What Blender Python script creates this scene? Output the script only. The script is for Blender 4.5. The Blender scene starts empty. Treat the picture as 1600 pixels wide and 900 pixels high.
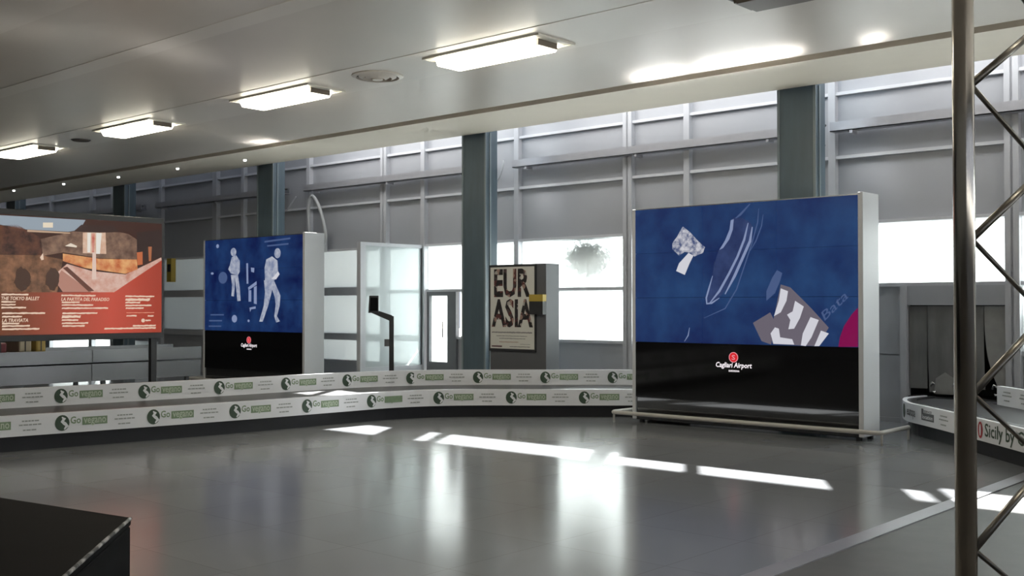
import bpy, bmesh, math, random
from mathutils import Vector, Matrix
random.seed(7)
S = bpy.context.scene
C = S.collection

# ---------------------------------------------------------------- camera, sky, sun, exposure
# world axes: +X along the glazed wall to the right, +Y square to that wall, Z up; metres
cam_d = bpy.data.cameras.new('camera')
cam_d.sensor_width = 36.0
cam_d.lens = 36.0 * 1700 / 1600
cam_d.clip_start = 0.05
cam = bpy.data.objects.new('camera', cam_d)
C.objects.link(cam)
cam.location = (0, 0, 1.53)
cam.rotation_euler = (math.radians(90 + 0.944), 0, math.atan2(.665, .747))
S.camera = cam

W = bpy.data.worlds.new('sky')
S.world = W
W.use_nodes = True
W.node_tree.nodes['Background'].inputs[0].default_value = (.80, .86, 1.0, 1)
W.node_tree.nodes['Background'].inputs[1].default_value = 0.42

sun_d = bpy.data.lights.new('sun', 'SUN')
sun_d.energy = 28.0
sun_d.angle = math.radians(0.7)
sun_d.color = (1, .97, .92)
sun = bpy.data.objects.new('sun', sun_d)
C.objects.link(sun)
sun.location = (-20, 40, 30)
sun.rotation_euler = Vector((.64, -1, -1)).to_track_quat('-Z', 'Y').to_euler()

S.view_settings.view_transform = 'Standard'
S.view_settings.look = 'None'
S.view_settings.gamma = 1
S.view_settings.use_curve_mapping = False
S.view_settings.exposure = 1.0
S.cycles.blur_glossy = 0.1
S.cycles.sample_clamp_indirect = 0
S.cycles.use_guiding = True
S.cycles.max_bounces = 8
S.cycles.diffuse_bounces = 4
S.cycles.glossy_bounces = 3

# ---------------------------------------------------------------- helpers
def srgb(r, g, b):
    f = lambda v: (v / 255 / 12.92) if v / 255 <= .04045 else ((v / 255 + .055) / 1.055) ** 2.4
    return (f(r), f(g), f(b), 1)

def mat(name, col, rough=.5, metal=0, emit=None, es=1.0, noise=0, nscale=8, bump=0, spec=.5, stretch=None, rnoise=0):
    m = bpy.data.materials.new(name)
    m.use_nodes = True
    nt = m.node_tree
    b = nt.nodes['Principled BSDF']
    c = col if len(col) == 4 else (*col, 1)
    b.inputs['Base Color'].default_value = c
    b.inputs['Roughness'].default_value = rough
    b.inputs['Metallic'].default_value = metal
    b.inputs['Specular IOR Level'].default_value = spec
    if noise or bump or rnoise:
        tc = nt.nodes.new('ShaderNodeTexCoord')
        n = nt.nodes.new('ShaderNodeTexNoise')
        n.inputs['Scale'].default_value = nscale
        n.inputs['Detail'].default_value = 5
        if stretch:
            mp = nt.nodes.new('ShaderNodeMapping')
            mp.inputs['Scale'].default_value = stretch
            nt.links.new(tc.outputs['Object'], mp.inputs[0])
            nt.links.new(mp.outputs[0], n.inputs['Vector'])
        else:
            nt.links.new(tc.outputs['Object'], n.inputs['Vector'])
        if noise:
            mr = nt.nodes.new('ShaderNodeMapRange')
            mr.inputs[3].default_value = 1 - noise
            mr.inputs[4].default_value = 1 + noise
            nt.links.new(n.outputs[0], mr.inputs[0])
            mx = nt.nodes.new('ShaderNodeVectorMath')
            mx.operation = 'SCALE'
            mx.inputs[0].default_value = c[:3]
            nt.links.new(mr.outputs[0], mx.inputs[3])
            nt.links.new(mx.outputs[0], b.inputs['Base Color'])
        if rnoise:
            mr = nt.nodes.new('ShaderNodeMapRange')
            mr.inputs[3].default_value = max(.02, rough - rnoise)
            mr.inputs[4].default_value = rough + rnoise
            nt.links.new(n.outputs[0], mr.inputs[0])
            nt.links.new(mr.outputs[0], b.inputs['Roughness'])
        if bump:
            bp = nt.nodes.new('ShaderNodeBump')
            bp.inputs['Strength'].default_value = bump
            bp.inputs['Distance'].default_value = .01
            nt.links.new(n.outputs[0], bp.inputs['Height'])
            nt.links.new(bp.outputs[0], b.inputs['Normal'])
    if emit is not None:
        b.inputs['Emission Color'].default_value = emit if len(emit) == 4 else (*emit, 1)
        b.inputs['Emission Strength'].default_value = es
    return m

LED = .36
def led(name, col, es=1.0, noise=0, nscale=3, col2=None):
    """picture element of a lit screen: dark glossy glass that gives off its own colour"""
    m = mat(name, (.01, .01, .012), .25, emit=col, es=es * LED, spec=.3)
    if noise:
        nt = m.node_tree
        b = nt.nodes['Principled BSDF']
        tc = nt.nodes.new('ShaderNodeTexCoord')
        n = nt.nodes.new('ShaderNodeTexNoise')
        n.inputs['Scale'].default_value = nscale
        n.inputs['Detail'].default_value = 6
        n.inputs['Roughness'].default_value = .6
        nt.links.new(tc.outputs['Object'], n.inputs['Vector'])
        r = nt.nodes.new('ShaderNodeValToRGB')
        r.color_ramp.elements[0].position = .5 - noise
        r.color_ramp.elements[1].position = .5 + noise
        r.color_ramp.elements[0].color = col
        r.color_ramp.elements[1].color = col2
        nt.links.new(n.outputs[0], r.inputs[0])
        nt.links.new(r.outputs[0], b.inputs['Emission Color'])
    return m

class MB:
    def __init__(s): s.v = []; s.f = []
    def box(s, x0, x1, y0, y1, z0, z1):
        b = len(s.v)
        s.v += [(x0, y0, z0), (x1, y0, z0), (x1, y1, z0), (x0, y1, z0), (x0, y0, z1), (x1, y0, z1), (x1, y1, z1), (x0, y1, z1)]
        s.f += [[b + i for i in q] for q in ((0, 3, 2, 1), (4, 5, 6, 7), (0, 1, 5, 4), (1, 2, 6, 5), (2, 3, 7, 6), (3, 0, 4, 7))]
        return s
    def prism(s, poly, z0, z1):
        """poly: list of (x, y), extruded in z"""
        b = len(s.v); n = len(poly)
        a = sum(poly[i][0] * poly[(i + 1) % n][1] - poly[(i + 1) % n][0] * poly[i][1] for i in range(n))
        if a < 0: poly = poly[::-1]
        s.v += [(x, y, z0) for x, y in poly] + [(x, y, z1) for x, y in poly]
        s.f += [[b + i for i in range(n)][::-1], [b + n + i for i in range(n)]]
        s.f += [[b + i, b + (i + 1) % n, b + n + (i + 1) % n, b + n + i] for i in range(n)]
        return s
    def plate(s, poly, y0, y1):
        """poly: list of (x, z) seen from -Y, thickness from y0 (front) to y1"""
        b = len(s.v); n = len(poly)
        a = sum(poly[i][0] * poly[(i + 1) % n][1] - poly[(i + 1) % n][0] * poly[i][1] for i in range(n))
        if a < 0: poly = poly[::-1]
        s.v += [(x, y0, z) for x, z in poly] + [(x, y1, z) for x, z in poly]
        s.f += [[b + i for i in range(n)], [b + n + i for i in range(n)][::-1]]
        s.f += [[b + (i + 1) % n, b + i, b + n + i, b + n + (i + 1) % n] for i in range(n)]
        return s
    def tube(s, pts, r, seg=12, cap=True):
        pts = [Vector(p) for p in pts]; b = len(s.v)
        up = None
        for i, p in enumerate(pts):
            t = (pts[min(i + 1, len(pts) - 1)] - pts[max(i - 1, 0)]).normalized()
            if up is None:
                up = Vector((0, 0, 1)) if abs(t.z) < .9 else Vector((1, 0, 0))
            sd = t.cross(up).normalized(); up = sd.cross(t).normalized()
            for k in range(seg):
                a = 2 * math.pi * k / seg
                s.v.append(tuple(p + (sd * math.cos(a) + up * math.sin(a)) * r))
        for i in range(len(pts) - 1):
            for k in range(seg):
                k2 = (k + 1) % seg
                s.f.append([b + i * seg + k, b + i * seg + k2, b + (i + 1) * seg + k2, b + (i + 1) * seg + k][::-1])
        if cap:
            s.f.append([b + k for k in range(seg)])
            s.f.append([b + (len(pts) - 1) * seg + k for k in range(seg)][::-1])
        return s
    def sweep(s, path, prof):
        """path: list of (x, y); prof: closed list of (offset to the right of travel, z)"""
        b = len(s.v); n = len(prof); N = len(path)
        for i, p in enumerate(path):
            a = Vector(path[max(i - 1, 0)]); c = Vector(path[min(i + 1, N - 1)])
            t = (c - a).normalized(); rt = Vector((t.y, -t.x))
            for o, z in prof:
                q = Vector(p) + rt * o
                s.v.append((q.x, q.y, z))
        for i in range(N - 1):
            for k in range(n):
                k2 = (k + 1) % n
                s.f.append([b + i * n + k, b + (i + 1) * n + k, b + (i + 1) * n + k2, b + i * n + k2])
        s.f.append([b + k for k in range(n)])
        s.f.append([b + (N - 1) * n + k for k in range(n)][::-1])
        return s
    def mesh(s, name):
        me = bpy.data.meshes.new(name)
        me.from_pydata(s.v, [], s.f)
        bm = bmesh.new(); bm.from_mesh(me)
        bmesh.ops.recalc_face_normals(bm, faces=bm.faces)
        bm.to_mesh(me); bm.free()
        return me
    def build(s, name, m, parent=None, smooth=False, bevel=0):
        return obj(name, s.mesh(name), m, parent, smooth, bevel)

def obj(name, me, m, parent=None, smooth=False, bevel=0):
    o = bpy.data.objects.new(name, me)
    C.objects.link(o)
    if m is not None and not me.materials: me.materials.append(m)
    if smooth:
        for p in me.polygons: p.use_smooth = True
    if parent: o.parent = parent
    if bevel:
        md = o.modifiers.new('bevel', 'BEVEL'); md.width = bevel; md.segments = 2; md.limit_method = 'ANGLE'
    return o

def thing(name, label, cat, loc=(0, 0, 0), rz=0, group=None):
    o = bpy.data.objects.new(name, None)
    C.objects.link(o)
    o.empty_display_size = .1
    o.location = loc; o.rotation_euler = (0, 0, rz)
    tag(o, label, cat, group)
    return o

def tag(o, label, cat, group=None):
    o['label'] = label; o['category'] = cat
    if group: o['group'] = group
    return o

def struct(o, label=None):
    o['kind'] = 'structure'
    if label: o['label'] = label
    return o

def copy_tree(o, parent=None):
    c = o.copy(); C.objects.link(c); c.parent = parent
    for ch in list(o.children): copy_tree(ch, c)
    return c

def text_mesh(body, height, width=None, bold=0.0, shear=0.0, y=0.0):
    """flat lettering in the local XZ plane, facing -Y, starting at x=0 on the baseline z=0"""
    cu = bpy.data.curves.new('lettering', 'FONT')
    cu.body = body; cu.size = 1; cu.offset = bold; cu.shear = shear; cu.resolution_u = 2
    t = bpy.data.objects.new('lettering', cu)
    C.objects.link(t)
    bpy.context.view_layer.update()
    me = bpy.data.meshes.new_from_object(t.evaluated_get(bpy.context.evaluated_depsgraph_get()))
    bpy.data.objects.remove(t); bpy.data.curves.remove(cu)
    xs = [v.co.x for v in me.vertices]; ys = [v.co.y for v in me.vertices]
    x0, x1, yt = min(xs), max(xs), max(ys)
    sy = height / yt
    sx = width / (x1 - x0) if width else sy
    for v in me.vertices:
        v.co = ((v.co.x - x0) * sx, y, v.co.y * sy)
    me.materials.clear()
    return me

def ellipse(cx, cz, rx, rz, n=20):
    return [(cx + rx * math.cos(2 * math.pi * k / n), cz + rz * math.sin(2 * math.pi * k / n)) for k in range(n)]

def stroke(pts, w):
    """a ribbon of width w along a polyline (x, z)"""
    L, R = [], []
    for i, p in enumerate(pts):
        a = Vector(pts[max(i - 1, 0)]); c = Vector(pts[min(i + 1, len(pts) - 1)])
        t = (c - a).normalized(); q = Vector((-t.y, t.x)) * (w / 2 * (.35 if i in (0, len(pts) - 1) else 1))
        L.append(tuple(Vector(p) + q)); R.append(tuple(Vector(p) - q))
    return L + R[::-1]

def ribbon(mb, pts, w, y0, y1):
    pl = stroke(pts, w); n = len(pts)
    for i in range(n - 1):
        mb.plate([pl[i], pl[i + 1], pl[2 * n - 2 - i], pl[2 * n - 1 - i]], y0, y1)

def smooth_path(pts, step=.15):
    out = []
    P = [Vector(p) for p in pts]
    for i in range(len(P) - 1):
        p0 = P[max(i - 1, 0)]; p1 = P[i]; p2 = P[i + 1]; p3 = P[min(i + 2, len(P) - 1)]
        n = max(2, int((p2 - p1).length / step))
        for k in range(n):
            t = k / n
            out.append(tuple(.5 * ((2 * p1) + (p2 - p0) * t + (2 * p0 - 5 * p1 + 4 * p2 - p3) * t * t + (3 * p1 - p0 - 3 * p2 + p3) * t ** 3)))
    out.append(tuple(P[-1]))
    return out

# ---------------------------------------------------------------- materials
M = {}
def floor_material():
    m = bpy.data.materials.new('polished grey tiles'); m.use_nodes = True
    nt = m.node_tree; b = nt.nodes['Principled BSDF']
    tc = nt.nodes.new('ShaderNodeTexCoord')
    br = nt.nodes.new('ShaderNodeTexBrick')
    br.offset = 0; br.inputs['Scale'].default_value = 1
    br.inputs['Brick Width'].default_value = .9; br.inputs['Row Height'].default_value = .9
    br.inputs['Mortar Size'].default_value = .004; br.inputs['Mortar Smooth'].default_value = .3
    br.inputs['Color1'].default_value = (.232, .242, .256, 1); br.inputs['Color2'].default_value = (.250, .260, .274, 1)
    br.inputs['Mortar'].default_value = (.19, .195, .20, 1)
    nt.links.new(tc.outputs['Object'], br.inputs['Vector'])
    n = nt.nodes.new('ShaderNodeTexNoise'); n.inputs['Scale'].default_value = 1.1; n.inputs['Detail'].default_value = 2
    nt.links.new(tc.outputs['Object'], n.inputs['Vector'])
    mr = nt.nodes.new('ShaderNodeMapRange'); mr.inputs[3].default_value = .92; mr.inputs[4].default_value = 1.08
    nt.links.new(n.outputs[0], mr.inputs[0])
    mx = nt.nodes.new('ShaderNodeVectorMath'); mx.operation = 'SCALE'
    nt.links.new(br.outputs[0], mx.inputs[0]); nt.links.new(mr.outputs[0], mx.inputs[3])
    nt.links.new(mx.outputs[0], b.inputs['Base Color'])
    r2 = nt.nodes.new('ShaderNodeMapRange'); r2.inputs[3].default_value = .14; r2.inputs[4].default_value = .18; b.inputs['Specular IOR Level'].default_value = .27
    nt.links.new(n.outputs[0], r2.inputs[0]); nt.links.new(r2.outputs[0], b.inputs['Roughness'])
    return m
M['floor'] = floor_material()
M['floor2'] = mat('dark stone floor', (.062, .058, .054), .45, noise=.35, nscale=5)
M['strip'] = mat('threshold metal', (.34, .34, .37), .35, metal=.5, noise=.1)
M['ceil'] = mat('ceiling lacquered metal', (.69, .625, .545), .33, noise=.05, nscale=1.2, spec=.6)
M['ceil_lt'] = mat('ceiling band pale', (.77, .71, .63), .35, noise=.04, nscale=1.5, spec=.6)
M['soffit'] = mat('soffit cream', (.83, .75, .63), .6, noise=.04, nscale=2)
M['upstand'] = mat('white upstand', (.58, .58, .58), .7)
M['slot'] = mat('shadow gap brown', (.12, .10, .08), .7)
M['wallplain'] = mat('plain hall wall', (.30, .29, .28), .7, noise=.1)
M['panel'] = mat('grey wall panel', (.40, .41, .44), .32, noise=.07, nscale=1.1, spec=.5)
M['mullion'] = mat('mullion grey paint', (.50, .51, .54), .35, noise=.05)
M['bar'] = mat('crossbar aluminium', (.62, .63, .66), .3, noise=.04)
M['column'] = mat('column blue grey enamel', (.115, .16, .195), .30, noise=.25, nscale=2.5, spec=.6, stretch=(3, 3, .5))
M['coledge'] = mat('column edge highlight', (.26, .31, .33), .3)  # paler strips carry the bright highlight of the column corners
M['tray'] = mat('galvanised tray', (.42, .42, .45), .4, metal=.4, noise=.08)
M['steel'] = mat('brushed stainless', (.36, .36, .37), .26, metal=.9, noise=.15, nscale=3, stretch=(2, .4, 6))
M['polished'] = mat('polished tube steel', (.74, .70, .64), .16, metal=1)
M['rod'] = mat('truss rod steel', (.30, .28, .25), .3, metal=.9)
M['white'] = mat('white sign board', (.84, .85, .88), .45, noise=.05, nscale=4)
M['frame'] = mat('display frame grey', (.62, .63, .65), .4)
M['mirror_top'] = mat('bare metal cover', (.9, .9, .9), .2, metal=1)
M['rail'] = mat('guard tube paint', (.52, .50, .47), .4)
M['black'] = mat('black plinth', (.012, .012, .016), .5, noise=.2)
M['blackbox'] = mat('black laminate', (.004, .004, .005), .7, noise=.3, nscale=6, spec=.05)
M['blackglass'] = mat('black glass', (.006, .006, .007), .07)
M['scuff'] = mat('scuffed edge', (.22, .21, .21), .6, noise=.9, nscale=30)
M['case'] = mat('dark case', (.035, .037, .04), .4)
M['case_lt'] = mat('grey case', (.13, .135, .145), .45)
M['rubber'] = mat('conveyor rubber', (.07, .07, .075), .38, noise=.2)
M['yellow'] = mat('yellow plate', (.52, .37, .06), .5)
M['paper'] = mat('poster paper', (.76, .75, .69), .4, noise=.03)
M['inkgrey'] = mat('grey print', (.30, .29, .28), .6)
M['inkpink'] = mat('pale red print', (.50, .36, .30), .6)
M['inkdark'] = mat('dark print', (.10, .03, .04), .6)
M['green'] = mat('green print', (.22, .31, .19), .5, noise=.2, nscale=30)
M['dgreen'] = mat('dark green print', (.05, .085, .055), .5)
M['lgreen'] = mat('light lettering', (.55, .62, .50), .5)
M['lineprint'] = mat('small grey print', (.36, .38, .37), .6)
M['redprint'] = mat('red print', (.40, .03, .04), .5)
M['curtain'] = mat('curtain rubber grey', (.20, .20, .20), .42, noise=.45, nscale=2.2, stretch=(3, 3, .8))
M['curtain_pale'] = mat('pale curtain', (.34, .34, .33), .5, noise=.2)
M['hose'] = mat('pale grey hose', (.48, .49, .50), .5)
M['cable'] = mat('dark cable', (.06, .06, .06), .6)
M['lampwhite'] = mat('lamp housing', (.8, .77, .68), .4)
M['tube'] = mat('lit diffuser', (.9, .9, .85), .4, emit=(1, .93, .76, 1), es=8.0)
M['dead'] = mat('unlit diffuser', (.16, .13, .10), .4)
M['spot'] = mat('lit spot lens', (.8, .8, .8), .3, emit=(1, 1, .95, 1), es=1.5)
M['kick'] = mat('dark mirror kick plate', (.006, .006, .007), .04)
M['kick'].node_tree.nodes['Principled BSDF'].inputs['IOR'].default_value = 2.3
M['chrome'] = mat('chrome spot', (.8, .8, .8), .15, metal=1)
M['blocker'] = mat('outer concrete', (.16, .165, .17), .8, noise=.1)
M['bin'] = mat('outer leaf green', (.03, .06, .05), .6)  # colour of the leaf cloud outside
for k, c in dict(sand=(.42, .36, .26), gold=(.42, .30, .08), wine=(.16, .02, .03), dark=(.03, .03, .04)).items():
    M['case_' + k] = mat('suitcase ' + k, c, .4)

def frosted(name, col):
    m = bpy.data.materials.new(name); m.use_nodes = True
    nt = m.node_tree; nt.nodes.remove(nt.nodes['Principled BSDF'])
    out = nt.nodes['Material Output']
    tr = nt.nodes.new('ShaderNodeBsdfTranslucent'); tr.inputs[0].default_value = (*col, 1)
    df = nt.nodes.new('ShaderNodeBsdfDiffuse'); df.inputs[0].default_value = (.55, .57, .58, 1)
    gl = nt.nodes.new('ShaderNodeBsdfGlossy'); gl.inputs['Roughness'].default_value = .3
    a = nt.nodes.new('ShaderNodeMixShader'); a.inputs[0].default_value = .35
    b = nt.nodes.new('ShaderNodeMixShader'); b.inputs[0].default_value = .05
    nt.links.new(tr.outputs[0], a.inputs[1]); nt.links.new(df.outputs[0], a.inputs[2])
    nt.links.new(a.outputs[0], b.inputs[1]); nt.links.new(gl.outputs[0], b.inputs[2])
    nt.links.new(b.outputs[0], out.inputs[0])
    return m
M['frosted'] = frosted('frosted glass', (.80, .85, .86))
def clear():
    m = bpy.data.materials.new('clear glass'); m.use_nodes = True
    nt = m.node_tree; nt.nodes.remove(nt.nodes['Principled BSDF'])
    tr = nt.nodes.new('ShaderNodeBsdfTransparent'); tr.inputs[0].default_value = (.86, .87, .88, 1)
    gl = nt.nodes.new('ShaderNodeBsdfGlossy'); gl.inputs['Roughness'].default_value = .05
    a = nt.nodes.new('ShaderNodeMixShader'); a.inputs[0].default_value = .06
    nt.links.new(tr.outputs[0], a.inputs[1]); nt.links.new(gl.outputs[0], a.inputs[2])
    nt.links.new(a.outputs[0], nt.nodes['Material Output'].inputs[0])
    return m
M['clear'] = clear()
def hazy():
    m = frosted('hazy glass', (.80, .85, .86))
    nt = m.node_tree; out = nt.nodes['Material Output']
    src = out.inputs[0].links[0].from_socket
    tr = nt.nodes.new('ShaderNodeBsdfTransparent'); tr.inputs[0].default_value = (.92, .95, .95, 1)
    a = nt.nodes.new('ShaderNodeMixShader'); a.inputs[0].default_value = .32
    nt.links.new(src, a.inputs[1]); nt.links.new(tr.outputs[0], a.inputs[2]); nt.links.new(a.outputs[0], out.inputs[0])
    return m
M['hazy'] = hazy()
D1P={
'shoe':[(1.416,2.574),(1.483,2.618),(1.589,2.6),(1.694,2.548),(1.733,2.488),(1.719,2.384),(1.654,2.246),(1.587,2.131),(1.494,1.946),(1.4,1.782),(1.291,1.665),(1.182,1.582),(1.112,1.541),(1.071,1.57),(1.077,1.642),(1.141,1.785),(1.169,1.905),(1.183,2.024),(1.225,2.142),(1.266,2.236),(1.348,2.328),(1.416,2.456)],
'rim':[(1.47,2.595),(1.456,2.466),(1.407,2.35),(1.32,2.246),(1.266,2.224),(1.348,2.34),(1.41,2.468),(1.429,2.585)],
'l1':[(1.668,2.538),(1.615,2.341),(1.521,2.133),(1.4,1.924),(1.264,1.712),(1.126,1.565)],
'l2':[(1.725,2.488),(1.693,2.315),(1.587,2.108),(1.48,1.899),(1.345,1.676)],
'l3':[(1.812,2.704),(1.798,2.543),(1.719,2.29),(1.613,2.013),(1.506,1.734),(1.345,1.498),(1.043,1.378)],
'l4':[(1.871,2.632),(1.849,2.494),(1.771,2.312),(1.693,2.198)],
'l5':[(0.831,1.255),(0.811,1.157),(0.754,1.078)],
'l6':[(1.695,2.77),(1.563,2.649),(1.496,2.605)],
'l7':[(1.169,1.905),(1.113,1.738),(1.077,1.63),(1.085,1.558),(1.154,1.565),(1.264,1.629)],
'crum':[(0.735,2.543),(0.849,2.458),(0.962,2.344),(1.06,2.268),(1.031,2.196),(0.905,2.152),(0.849,2.202),(0.763,2.217),(0.677,2.171),(0.576,2.26),(0.576,2.334),(0.649,2.417)],
'crum2':[(0.82,2.203),(0.891,2.164),(0.834,2.069),(0.762,1.924),(0.633,1.976),(0.676,2.073)],
'smoke':[(2.051,1.957),(2.121,1.921),(2.088,1.819),(2.024,1.683),(1.91,1.591),(1.91,1.707),(1.987,1.867)],
'tri':[(1.728,1.325),(1.96,1.453),(2.01,1.362),(1.971,1.068),(1.844,1.107)],
'boxm':[(2.1,1.785),(2.224,1.749),(2.347,1.635),(2.491,1.5),(2.704,1.28),(2.561,1.064),(1.996,1.073),(1.959,1.178),(2.023,1.454)],
'w1':[(2.1,1.739),(2.194,1.704),(2.174,1.591),(2.099,1.454),(2.01,1.408),(2.074,1.591)],
'w2':[(2.285,1.59),(2.395,1.523),(2.345,1.387),(2.271,1.263),(2.197,1.255),(2.223,1.364),(2.181,1.427),(2.253,1.466)],
'w3':[(2.479,1.4),(2.582,1.367),(2.49,1.165),(2.417,1.061),(2.356,1.068),(2.381,1.208)],
'w4':[(2.609,1.245),(2.704,1.213),(2.585,1.065),(2.525,1.063)],
'w5':[(1.964,1.201),(2.022,1.275),(2.073,1.26),(2.09,1.157),(2.246,1.138),(2.271,1.075),(2.001,1.078)],
'disc':[(3.056,1.512),(2.983,1.436),(2.89,1.304),(2.839,1.172),(2.82,1.062),(3.053,1.068)],
'bata':[(2.657,1.357),(2.938,1.621)],
'cloud':[(0.176,2.726),(1.59,2.718),(1.126,1.354)],
}
D2P={
'g_t':[(0.9,2.446),(1.044,2.481),(1.159,2.375),(1.161,2.168),(1.104,2.105),(0.874,2.141),(0.786,2.224),(0.843,2.303)],
'g_l':[(0.874,2.115),(0.995,2.113),(1.002,1.914),(0.981,1.706),(0.894,1.716),(0.916,1.915)],
'g_r':[(0.989,2.113),(1.104,2.111),(1.163,1.881),(1.193,1.626),(1.091,1.619),(1.043,1.882)],
'g_h':[(0.957,2.541),(1.049,2.538),(0.958,2.461)],
'a1':[(1.369,2.322),(1.425,2.32),(1.439,1.941),(1.383,1.941)],
'a2':[(1.428,1.871),(1.693,1.984),(1.699,1.919),(1.445,1.821)],
'a3':[(1.445,1.821),(1.529,1.82),(1.53,1.609),(1.446,1.609)],
'a4':[(1.611,1.876),(1.699,1.9),(1.702,1.561),(1.613,1.574)],
'a5':[(1.475,1.498),(1.669,1.524),(1.669,1.48),(1.531,1.467),(1.498,1.417)],
'a6':[(1.515,2.239),(1.625,2.227),(1.615,2.143),(1.526,2.16)],
'r_h':[(2.326,2.476),(2.421,2.473),(2.326,2.384)],
'r_t':[(1.99,2.375),(2.167,2.425),(2.327,2.344),(2.349,2.128),(2.234,1.986),(1.955,1.99),(1.937,2.214)],
'r_a':[(2.154,2.018),(2.349,2.15),(2.391,2.097),(2.286,2.007)],
'r_l':[(1.922,1.997),(2.223,1.992),(2.155,1.777),(2.05,1.53),(1.889,1.244),(1.781,1.243),(1.915,1.53),(1.956,1.779)],
'r_r':[(2.074,1.979),(2.234,1.977),(2.42,1.714),(2.395,1.53),(2.317,1.346),(2.407,1.255),(2.291,1.232),(2.238,1.345),(2.279,1.561),(2.246,1.699)],
's1':[(0.429,2.672),(0.476,2.67),(0.429,2.633)],
's2':[(0.253,2.153),(0.302,2.152),(0.254,2.13)],
's3':[(0.996,1.29),(1.082,1.29),(0.996,1.219)],
's4':[(1.449,1.255),(1.482,1.256),(1.449,1.23)],
's5':[(0.611,2.065),(0.758,2.063),(0.612,1.952)],
't1':[(0.2,1.372),(0.646,1.375),(0.647,1.349),(0.2,1.346)],
't2':[(0.152,1.26),(0.588,1.264),(0.589,1.235),(0.153,1.231)],
't3':[(0.141,1.152),(0.56,1.157),(0.56,1.134),(0.141,1.129)],
't4':[(1.934,2.712),(2.7,2.744),(2.7,2.713),(1.934,2.681)],
't5':[(2.016,2.632),(2.649,2.648),(2.649,2.618),(2.016,2.604)],
}
D3P={
'sky':[(0.042,2.61),(0.529,2.614),(1.593,2.619),(1.519,2.492),(1.371,2.458),(0.836,2.46),(0.53,2.5),(0.042,2.498)],
'trees':[(0.043,2.481),(0.53,2.491),(0.733,2.511),(0.871,2.441),(1.029,2.362),(1.031,2.152),(0.532,2.152),(0.045,2.134)],
'ground':[(0.045,2.134),(1.031,2.152),(1.3,2.108),(1.231,1.699),(0.049,1.688)],
'bld':[(1.021,2.352),(1.445,2.47),(1.978,2.498),(2.177,2.471),(2.298,2.402),(2.3,2.14),(1.787,2.142),(1.3,2.197),(1.049,2.144)],
'roof':[(1.436,2.466),(1.537,2.556),(1.978,2.568),(2.047,2.488),(1.784,2.466)],
'glow':[(1.557,2.458),(1.862,2.474),(1.873,2.199),(1.559,2.197)],
'c1':[(1.617,2.458),(1.662,2.46),(1.656,2.21),(1.619,2.208)],
'c2':[(1.674,2.455),(1.716,2.457),(1.71,2.212),(1.679,2.211)],
'c3':[(1.735,2.463),(1.808,2.462),(1.786,2.196),(1.736,2.195)],
'arc':[(1.3,2.183),(1.787,2.133),(2.3,2.14),(2.311,2.009),(2.14,1.949),(1.597,2.009),(1.301,2.09)],
'plaza':[(1.229,1.947),(1.356,2.056),(1.673,1.975),(2.14,1.94),(2.505,2.109),(2.655,2.18),(2.659,2.142),(1.983,1.707),(1.675,1.704)],
'ramp':[(1.203,1.84),(1.283,1.975),(1.675,1.707),(1.303,1.704)],
'ramp2':[(1.301,2.002),(1.356,2.021),(1.713,1.722),(1.637,1.712)],
'pole':[(1.687,2.211),(1.732,2.213),(1.74,1.868),(1.683,1.867)],
'b1':[(0.685,1.994),(0.771,2.022),(0.883,1.982),(0.876,1.739),(0.696,1.737)],
'b2':[(1.085,1.987),(1.174,2.019),(1.25,1.983),(1.23,1.744),(1.052,1.741)],
'dark':[(2.297,2.496),(2.648,2.551),(2.651,2.17),(2.3,2.13)],
'scaf':[(2.299,2.233),(2.38,2.246),(2.382,2.077),(2.31,2.065)],
'scaf2':[(2.462,2.315),(2.514,2.317),(2.505,2.127),(2.474,2.123)],
'red':[(0.049,1.688),(1.983,1.707),(2.659,2.142),(2.698,1.179),(0.54,1.18),(0.053,1.161)],
'sign':[(1.327,2.278),(1.4,2.316),(1.483,2.284),(1.474,2.266)],
'lt1':[(1.046,2.555),(1.171,2.562),(1.171,2.5),(1.046,2.494)],
'lt2':[(0.854,2.457),(1.39,2.45),(1.39,2.435),(0.854,2.431)],
'fl':[(1.013,2.125),(1.048,2.179),(1.058,2.1),(1.031,2.091)],
}
D3T=[
(0.545,0.868,1.668,0),
(0.545,1.008,1.622,'THE TOKYO BALLET'),
(0.545,0.714,1.579,0),
(0.545,0.714,1.545,0),
(0.546,0.84,1.51,0),
(0.555,1.075,1.442,0),
(0.555,0.792,1.401,0),
(0.555,0.87,1.357,'LA TRAVIATA'),
(0.556,0.759,1.319,0),
(0.556,0.888,1.289,0),
(0.556,1.006,1.251,0),
(1.28,1.728,1.661,0),
(1.28,1.916,1.615,'LA PARTITA DEL PARADISO'),
(1.286,1.516,1.576,0),
(1.286,1.695,1.541,0),
(1.287,1.897,1.502,0),
(1.296,1.753,1.438,0),
(1.287,1.527,1.395,1),
(1.288,1.499,1.353,0),
(1.288,1.63,1.314,0),
(1.297,1.584,1.279,0),
(2.136,2.549,1.656,0),
(2.136,2.483,1.612,1),
(2.136,2.344,1.574,0),
(2.137,2.508,1.537,0),
(2.143,2.395,1.5,0),
(2.153,2.55,1.441,2),
(2.153,2.294,1.4,0),
(2.457,2.54,1.398,0),
(2.423,2.499,1.338,0),
(2.244,2.572,1.269,0),
(1.85,2.572,1.238,0),
]
# ================================================================ THE SETTING
WY = 14.10                       # inner face of the glazed wall
XL, XR, YB = -34.0, 8.0, -6.0    # extent of the hall
struct(MB().box(XL, -3.14, YB, WY + .2, -.15, 0).build('floor', M['floor']))
struct(MB().box(-3.00, XR, YB, WY + .2, -.15, -.002).build('floor', M['floor2']))
struct(MB().box(-3.14, -3.00, YB, WY - .1, -.15, .006).build('trim_1', M['strip']))

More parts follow.
